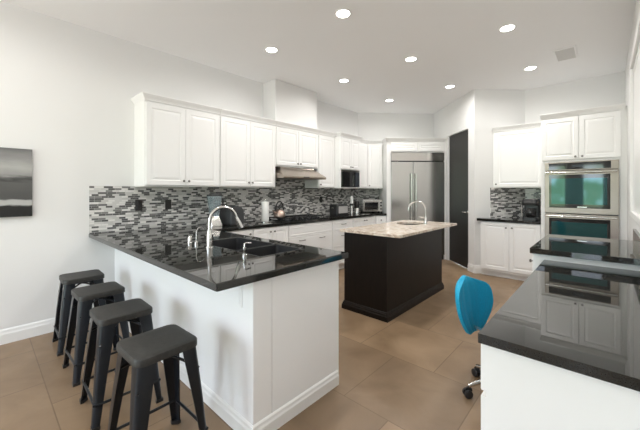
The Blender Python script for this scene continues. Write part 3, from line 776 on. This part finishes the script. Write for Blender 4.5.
# ------------------------------------------------------------------ blue desk chair
ch = thing('desk_chair', 'bright blue upholstered swivel chair tucked at the black desk', 'chair', (3.455, 2.335, 0.0), R(-12.5))
for k in range(5):
    a = R(72*k + 162.5)
    ca, sa = math.cos(a), math.sin(a)
    bm = B(); tube(bm, [(0.02*ca, 0.02*sa, 0.125), (0.10*ca, 0.10*sa, 0.118), (0.20*ca, 0.20*sa, 0.092), (0.245*ca, 0.245*sa, 0.075)], 0.014, 10, [0.022, 0.018, 0.014, 0.012]); lg = obj('leg', bm, CHROME, ch, smooth=True)
    bm = B(); tube(bm, [(0.240*ca, 0.240*sa, 0.055), (0.240*ca, 0.240*sa, 0.082)], 0.006, 8)
    for s in (-1, 1):
        c = Vector((0.250*ca, 0.250*sa, 0.028)); d = Vector((-sa, ca, 0))
        tube(bm, [c + d*s*0.006, c + d*s*0.008, c + d*s*0.020, c + d*s*0.023], 0.02, 16, [0.022, 0.027, 0.027, 0.022])
    tube(bm, [Vector((0.243*ca-sa*-0.005, 0.243*sa+ca*-0.005, 0.05)), Vector((0.243*ca-sa*0.005, 0.243*sa+ca*0.005, 0.05))], 0.022, 12)
    obj('caster', bm, BLACKP, lg, smooth=True)
bm = B(); lathe(bm, [(0.030, 0.10), (0.030, 0.20), (0.022, 0.205), (0.022, 0.30), (0.014, 0.305), (0.014, 0.385)], n=18); obj('gas_column', bm, CHROME, ch, smooth=True)
bm = B(); box(bm, -0.10, 0.10, -0.07, 0.07, 0.375, 0.392); obj('seat_plate', bm, BLACKP, ch, bevel=0.004)
bm = B(); rs = []
for z, f in ((0.393, 0.80), (0.398, 0.93), (0.415, 1.0), (0.435, 0.98), (0.450, 0.88), (0.456, 0.6)):
    rs.append([(0.075 + (0.175*f)*math.copysign(abs(math.cos(a))**0.75, math.cos(a)), (0.205*f)*math.copysign(abs(math.sin(a))**0.75, math.sin(a)), z) for a in [2*PI*k/32 for k in range(32)]])
rings(bm, rs); obj('seat', bm, FAB, ch, smooth=True)
# curved, tufted backrest: teardrop outline, narrow waist at the bottom
bm = B(); NU, NV = 20, 18
def backpt(u, v, side):
    # u -1..1 across, v 0..1 up
    if v < 0.58: hw_ = 0.222*(0.30 + 0.70*math.sin(v/0.58*PI/2)**0.9)
    else: hw_ = 0.222*max(0.0, 1 - ((v-0.58)/0.424)**3.6)**0.5
    z = 0.350 + 0.390*v - 0.030*(u*u)*max(0, v-0.35)*1.5
    y = hw_*u
    x = -0.232 - 0.055*v + 0.060*abs(u)**2.0*(hw_/0.2)
    th = 0.026*(1-abs(u)**4*0.55)*(1-0.5*max(0, (v-0.8)/0.2)**2)
    tuft = 0.005*abs(math.sin(u*PI*2.5)) 
    return Vector((x + (th + tuft if side > 0 else -th - tuft*0.8), y, z))
fr_ = [[bm.verts.new(backpt(-1+2*i/NU, j/NV, 1)) for i in range(NU+1)] for j in range(NV+1)]
bk_ = [[bm.verts.new(backpt(-1+2*i/NU, j/NV, -1)) for i in range(NU+1)] for j in range(NV+1)]
for G_ in (fr_, bk_):
    for j in range(NV):
        for i in range(NU): bm.faces.new((G_[j][i], G_[j][i+1], G_[j+1][i+1], G_[j+1][i]))
for j in range(NV):
    bm.faces.new((fr_[j][0], fr_[j+1][0], bk_[j+1][0], bk_[j][0])); bm.faces.new((fr_[j][NU], fr_[j+1][NU], bk_[j+1][NU], bk_[j][NU]))
for i in range(NU):
    bm.faces.new((fr_[0][i], fr_[0][i+1], bk_[0][i+1], bk_[0][i])); bm.faces.new((fr_[NV][i], fr_[NV][i+1], bk_[NV][i+1], bk_[NV][i]))
obj('backrest', bm, FAB, ch, smooth=True, sub=1)
bm = B(); tube(bm, [(-0.06, 0, 0.383), (-0.16, 0, 0.383), (-0.25, 0, 0.395), (-0.278, 0, 0.43), (-0.290, 0, 0.50)], 0.012, 8); obj('back_bracket', bm, CHROME, ch, smooth=True)

# ------------------------------------------------------------------ things on the worktop
# blender
o = thing('blender', 'clear-jar blender with steel base on the worktop, behind the tall faucet', 'blender', (0.30, 2.00, TOPZ+0.001))
bm = B(); rings(bm, [rrect(-0.085, 0.085, -0.085, 0.085, 0.03, 0), rrect(-0.085, 0.085, -0.085, 0.085, 0.03, 0.02), rrect(-0.06, 0.06, -0.06, 0.06, 0.03, 0.115), rrect(-0.055, 0.055, -0.055, 0.055, 0.03, 0.125)]); obj('motor_base', bm, CHROME, o, smooth=True)
bm = B(); rings(bm, [rrect(-0.048, 0.048, -0.048, 0.048, 0.02, 0.127), rrect(-0.072, 0.072, -0.072, 0.072, 0.02, 0.375), rrect(-0.066, 0.066, -0.066, 0.066, 0.018, 0.375), rrect(-0.043, 0.043, -0.043, 0.043, 0.018, 0.135)]); obj('jar', bm, CLEAR, o, smooth=True)
bm = B(); rings(bm, [rrect(-0.073, 0.073, -0.073, 0.073, 0.02, 0.376), rrect(-0.073, 0.073, -0.073, 0.073, 0.02, 0.395), rrect(-0.04, 0.04, -0.04, 0.04, 0.02, 0.40), rrect(-0.035, 0.035, -0.035, 0.035, 0.02, 0.412)]); obj('lid', bm, DGREY, o, smooth=True)
bm = B(); tube(bm, [(0, 0.066, 0.345), (0, 0.115, 0.34), (0, 0.120, 0.30), (0, 0.112, 0.22), (0, 0.055, 0.18)], 0.011, 8); obj('handle', bm, BLACKP, o, smooth=True)
# rounded grey toaster
o = thing('toaster', 'dark grey round-topped toaster on the worktop right of the blender', 'toaster', (0.31, 2.235, TOPZ+0.001))
bm = B()
prof = [(-0.095, 0.012), (-0.10, 0.03), (-0.10, 0.15), (-0.088, 0.20), (-0.06, 0.235), (0, 0.25), (0.06, 0.235), (0.088, 0.20), (0.10, 0.15), (0.10, 0.03), (0.095, 0.012)]
rings(bm, [[(xx, yy*s, z if s == 1 else z*0.97+0.003) for yy, z in prof] for xx, s in ((-0.15, 0.93), (-0.142, 1), (0.142, 1), (0.15, 0.93))]); obj('body', bm, DGREY, o, smooth=True)
for yy in (-0.03, 0.03):
    bm = B(); box(bm, -0.11, 0.11, yy-0.012, yy+0.012, 0.246, 0.2515); obj('slot', bm, BLACKP, o)
bm = B(); box(bm, 0.150, 0.168, -0.02, 0.02, 0.15, 0.165); obj('lever', bm, BLACKP, o, bevel=0.003)
bm = B(); box(bm, -0.13, 0.13, -0.085, 0.085, 0.0, 0.013); obj('foot', bm, BLACKP, o)
# paper towel roll
o = thing('paper_towel_holder', 'white paper towel roll standing left of the kettle', 'paper towel holder', (0.37, 2.74, TOPZ+0.001))
bm = B(); lathe(bm, [(0.072, 0), (0.072, 0.008), (0.06, 0.012)]); obj('base', bm, CHROME, o, smooth=True)
bm = B(); lathe(bm, [(0.052, 0.013), (0.053, 0.016), (0.053, 0.285), (0.052, 0.288), (0.022, 0.288)], n=32); obj('paper_roll', bm, PAPER, o, smooth=True)
bm = B(); lathe(bm, [(0.006, 0.285), (0.006, 0.315), (0.011, 0.322), (0.004, 0.333)], n=12); obj('post', bm, CHROME, o, smooth=True)
# cooktop
CY0, CY1 = 2.995, 3.875
ck = thing('cooktop', 'low black gas cooktop under the range hood', 'cooktop', (0.33, (CY0+CY1)/2, TOPZ+0.0005))
hw_ = (CY1-CY0)/2
bm = B(); rings(bm, [rrect(-0.25, 0.25, -hw_, hw_, 0.02, 0), rrect(-0.25, 0.25, -hw_, hw_, 0.02, 0.008)]); obj('glass_plate', bm, BLACKG, ck, bevel=0.002)
for k in range(3):
    c = -hw_ + 0.15 + k*0.29
    for xx in ((-0.12, 0.08) if k != 1 else (-0.02,)):
        bm = B(); lathe(bm, [(0.045, 0.008), (0.045, 0.016), (0.032, 0.017), (0.032, 0.024), (0.01, 0.025)], xx, c, 18); obj('burner', bm, DGREY, ck, smooth=True)
    bm = B(); z0, z1 = 0.030, 0.042; a = 0.135
    box(bm, -0.21, 0.17, c-a, c-a+0.012, z0, z1); box(bm, -0.21, 0.17, c+a-0.012, c+a, z0, z1); box(bm, -0.21, -0.198, c-a+0.012, c+a-0.012, z0, z1); box(bm, 0.158, 0.17, c-a+0.012, c+a-0.012, z0, z1)
    box(bm, -0.198, 0.158, c-0.006, c+0.006, z0, z1)
    for xx in (-0.12, -0.02, 0.08): box(bm, xx-0.006, xx+0.006, c-a+0.012, c-0.006, z0, z1); box(bm, xx-0.006, xx+0.006, c+0.006, c+a-0.012, z0, z1)
    for xx in (-0.21, 0.158):
        for yy in (c-a, c+a-0.012): box(bm, xx, xx+0.012, yy, yy+0.012, 0.0082, z0)
    obj('grate', bm, BLACKP, ck)
for k in range(5):
    bm = B(); lathe(bm, [(0.018, 0.008), (0.018, 0.024), (0.014, 0.028), (0.003, 0.028)], 0.212, -0.24+0.12*k, 14); obj('knob', bm, BLACKP, ck, smooth=True)
# kettle
o = thing('kettle', 'copper-toned kettle with tall black handle on the cooktop', 'kettle', (0.30, 3.045+0.02, TOPZ+0.0435))
bm = B(); lathe(bm, [(0.075, 0), (0.086, 0.012), (0.088, 0.05), (0.070, 0.095), (0.045, 0.115), (0.040, 0.118), (0.012, 0.126)], n=28); obj('body', bm, COPPER, o, smooth=True)
bm = B(); lathe(bm, [(0.008, 0.125), (0.014, 0.135), (0.006, 0.145)], n=12); obj('lid_knob', bm, BLACKP, o, smooth=True)
pts = [(0.02, 0.085*math.cos(a)*(1 if True else 0), 0.10 + 0.145*math.sin(a)) for a in [R(-5+190*k/14) for k in range(15)]]
bm = B(); tube(bm, [(0, -0.068*math.cos(R(10)), 0.09)] + [(0, -0.075*math.cos(a), 0.11+0.13*math.sin(a)) for a in [PI*k/12 for k in range(13)]] + [(0, 0.067, 0.09)], 0.010, 8); obj('handle', bm, BLACKP, o, smooth=True)
bm = B(); tube(bm, [(0.0, -0.07, 0.05), (0.0, -0.105, 0.085), (0.0, -0.12, 0.105)], 0.013, 8, [0.018, 0.013, 0.010]); obj('spout', bm, COPPER, o, smooth=True)
# black and steel toaster
o = thing('toaster', 'black and steel two-slot toaster right of the cooktop', 'toaster', (0.34, 4.44, TOPZ+0.001))
bm = B(); rings(bm, [rrect(-0.10, 0.10, -0.165, 0.165, 0.03, 0.012), rrect(-0.10, 0.10, -0.165, 0.165, 0.03, 0.17), rrect(-0.08, 0.08, -0.15, 0.15, 0.03, 0.20)]); obj('body', bm, BLACKP, o, smooth=True)
bm = B(); box(bm, 0.098, 0.104, -0.13, 0.13, 0.04, 0.165); obj('side_plate', bm, SATIN, o, bevel=0.002)
for xx in (-0.035, 0.035):
    bm = B(); box(bm, xx-0.014, xx+0.014, -0.12, 0.12, 0.1985, 0.2015); obj('slot', bm, DGREY, o)
bm = B(); box(bm, -0.02, 0.02, -0.185, -0.165, 0.13, 0.145); obj('lever', bm, CHROME, o, bevel=0.003)
bm = B(); box(bm, -0.09, 0.09, -0.15, 0.15, 0, 0.012); obj('foot', bm, BLACKP, o)
# canisters
o = thing('pepper_mill', 'tall steel and black mill between toaster and toaster oven', 'mill', (0.36, 4.80, TOPZ+0.001))
bm = B(); lathe(bm, [(0.032, 0), (0.032, 0.10), (0.028, 0.12), (0.026, 0.16)], n=20); obj('body', bm, CHROME, o, smooth=True)
bm = B(); lathe(bm, [(0.034, 0.161), (0.034, 0.195), (0.028, 0.20)], n=20); obj('collar', bm, BLACKP, o, smooth=True)
bm = B(); lathe(bm, [(0.026, 0.201), (0.027, 0.32), (0.022, 0.335), (0.004, 0.34)], n=20); obj('cap', bm, PAPER, o, smooth=True)
o = thing('coffee_grinder', 'small black coffee grinder touching distance left of the toaster oven', 'grinder', (0.33, 5.01, TOPZ+0.001))
o['label'] = 'small black and steel coffee grinder just left of the toaster oven'
bm = B(); lathe(bm, [(0.050, 0), (0.050, 0.10), (0.045, 0.108)], n=22); obj('base', bm, CHROME, o, smooth=True)
bm = B(); lathe(bm, [(0.046, 0.109), (0.052, 0.17), (0.052, 0.225), (0.044, 0.24), (0.005, 0.245)], n=22); obj('hopper', bm, BLACKP, o, smooth=True)
# toaster oven on the diagonal
to = thing('toaster_oven', 'silver toaster oven with dark window in the angled corner', 'toaster oven', (*Dp(0.235, 0.24), TOPZ+0.001), R(45))
bm = B(); box(bm, -0.195, 0.225, -0.14, 0.14, 0.018, 0.265); obj('case', bm, CHROME, to, bevel=0.008)
bm = B(); box(bm, -0.180, 0.135, -0.152, -0.1405, 0.035, 0.250); dd = obj('door', bm, STEEL, to, bevel=0.003)
bm = B(); box(bm, -0.160, 0.115, -0.1545, -0.1522, 0.060, 0.210); obj('window_glass', bm, BLACKG, dd)
bm = B(); tube(bm, [(-0.155, -0.15, 0.23), (-0.155, -0.175, 0.23), (0.11, -0.175, 0.23), (0.11, -0.15, 0.23)], 0.006, 8); obj('handle', bm, CHROME, dd, smooth=True)
for k in range(3):
    bm = B(); lathe(bm, [(0.017, 0), (0.017, 0.014), (0.012, 0.018), (0.002, 0.018)], n=14)
    bmesh.ops.rotate(bm, verts=bm.verts, cent=(0, 0, 0), matrix=Matrix.Rotation(R(90), 3, 'X')); bmesh.ops.translate(bm, verts=bm.verts, vec=(0.180, -0.1405, 0.205-0.065*k)); obj('knob', bm, BLACKP, to, smooth=True)
bm = B()
for sx in (-0.17, 0.20):
    for sy in (-0.11, 0.11): lathe(bm, [(0.014, 0), (0.012, 0.018)], sx, sy, 10)
obj('foot', bm, BLACKP, to)

# outlets on the mosaic
def outlet(label, y, z, m, loc=None, rz=RA, wd=0.072, ht=0.115):
    o = thing('outlet', label, 'outlet', loc or (0.0105, y, z), rz)
    bm = B(); box(bm, -wd/2, wd/2, -0.006, 0, -ht/2, ht/2); obj('plate', bm, m, o, bevel=0.002)
    for s in (-1, 1):
        bm = B(); box(bm, -0.017, 0.017, -0.009, -0.006, s*0.026-0.017, s*0.026+0.017); obj('socket', bm, m, o, bevel=0.002)
    return o
outlet('black outlet plate on the mosaic, leftmost of the three', 1.226, 1.195, OUTB, ht=0.125)
outlet('black outlet plate on the mosaic left of the tall faucet, second from the left edge', 1.55, 1.192, OUTB, ht=0.12)
outlet('black outlet plate on the mosaic left of the black and steel toaster', 4.31, 1.195, OUTB)
outlet('white outlet plate on the stool side of the peninsula', 0, 0, PONY, loc=(2.41, PY-0.0005, 0.763), rz=0)

# picture on the left wall
PIC = mat('seascape_print', (0.5, 0.5, 0.5), 0.6, spec=0.3)
N, K, b = nodes(PIC)
t = N.new('ShaderNodeTexCoord'); s = N.new('ShaderNodeSeparateXYZ'); K.new(t.outputs['Object'], s.inputs[0])
mp = N.new('ShaderNodeMapping'); mp.inputs['Scale'].default_value = (1, 2.2, 9); K.new(t.outputs['Object'], mp.inputs[0])
n = N.new('ShaderNodeTexNoise'); n.inputs['Scale'].default_value = 2.2; n.inputs['Detail'].default_value = 6; K.new(mp.outputs[0], n.inputs['Vector'])
m1 = N.new('ShaderNodeMath'); m1.operation = 'MULTIPLY_ADD'; m1.inputs[1].default_value = 0.17; K.new(n.outputs['Fac'], m1.inputs[0])
m2 = N.new('ShaderNodeMath'); m2.operation = 'MULTIPLY_ADD'; m2.inputs[1].default_value = 1.626; m2.inputs[2].default_value = -0.085; K.new(s.outputs['Z'], m2.inputs[0]); K.new(m2.outputs[0], m1.inputs[2])
r = N.new('ShaderNodeValToRGB'); E = r.color_ramp.elements
E[0].position = 0.0; E[0].color = (0.018, 0.018, 0.018, 1); E[1].position = 1.0; E[1].color = (0.16, 0.16, 0.16, 1)
for p, v in ((0.15, 0.025), (0.18, 0.46), (0.23, 0.42), (0.26, 0.085), (0.50, 0.11), (0.545, 0.06), (0.57, 0.12), (0.60, 0.30), (0.72, 0.42), (0.85, 0.28)):
    el = E.new(p); el.color = (v, v, v*0.98, 1)
K.new(m1.outputs[0], r.inputs[0]); K.new(r.outputs[0], b.inputs['Base Color'])
o = obj('wall_picture', box(B(), 0, 0.030, -0.92, 0, 0, 0.615), PIC, bevel=0.002)
o.location = (0.001, 0.329, 1.124)
tag(o, 'black and white seascape canvas hanging on the left wall', 'picture')

# ------------------------------------------------------------------ ceiling fittings
lights = [(2.106, 2.322, 'ceiling downlight nearest the camera, above the peninsula end'), (1.01, 2.344, 'ceiling downlight closest to the left wall, above the wall cabinets'),
          (3.192, 3.673, 'ceiling downlight in front of the air vent, largest on the right'), (2.111, 3.707, 'ceiling downlight at the middle of the grid above the island'),
          (1.004, 3.741, 'ceiling downlight in front of the drywall chase'), (0.984, 5.130, 'ceiling downlight farthest back, before the refrigerator corner'),
          (2.092, 5.108, 'ceiling downlight near the pantry wall corner'), (3.180, 5.082, 'ceiling downlight left of the air vent, before the oven wall'),
          (3.19, 2.33, 'ceiling downlight directly above the blue desk chair'), (2.1, 0.75, 'added unseen downlight above the nearest stool'), (1.0, 0.0, 'added unseen downlight before the seascape'), (2.1, -1.6, 'added unseen downlight near the garden windows')]  # stool, seascape and garden-window downlights are unseen, added to light the room
proto = None
for i, (x, y, lb) in enumerate(lights):
    if proto is None:
        proto = thing('ceiling_light', lb, 'ceiling light', (x, y, CEIL), 0, 'recessed ceiling downlights')
        bm = B(); rings(bm, [[(r_*math.cos(2*PI*k/28), r_*math.sin(2*PI*k/28), z) for k in range(28)] for r_, z in ((0.082, -0.0005), (0.082, -0.006), (0.068, -0.008), (0.061, -0.004), (0.061, -0.0008))]); obj('trim_ring', bm, TRIM, proto, smooth=True)
        bm = B(); lathe(bm, [(0.060, -0.0010), (0.060, -0.0045), (0.04, -0.006), (0.002, -0.0065)], n=28); obj('lens', bm, LAMP, proto, smooth=True)
        t = proto
    else:
        t = copy_tree(proto); t.location = (x, y, CEIL); t['label'] = lb
    ld = bpy.data.lights.new('downlight', 'AREA'); ld.shape = 'DISK'; ld.size = 0.14; ld.energy = DOWNLIGHT_W; ld.color = (1.0, 0.975, 0.945); ld.spread = R(165)
    lo = bpy.data.objects.new('downlight', ld); COL.objects.link(lo); lo.location = (x, y, CEIL-0.012)
v = thing('air_vent', 'square white air vent in the ceiling above the oven wall', 'air vent', (3.575, 4.85, CEIL))
bm = B()
for b4 in ((-0.11, 0.11, -0.22, -0.19), (-0.11, 0.11, 0.19, 0.22), (-0.11, -0.09, -0.19, 0.19), (0.09, 0.11, -0.19, 0.19)): box(bm, *b4, -0.010, -0.0005)
obj('frame', bm, CEILM, v)
bm = B(); box(bm, -0.09, 0.09, -0.19, 0.19, -0.002, -0.0005); obj('backing', bm, VENTD, v)
for k in range(12):
    y = -0.176 + 0.032*k
    bm = B(); rings(bm, [[(xx, y, -0.0025), (xx, y+0.003, -0.0025), (xx, y+0.016, -0.009), (xx, y+0.013, -0.009)] for xx in (-0.09, 0.09)]); obj('louver', bm, VENTM, v)
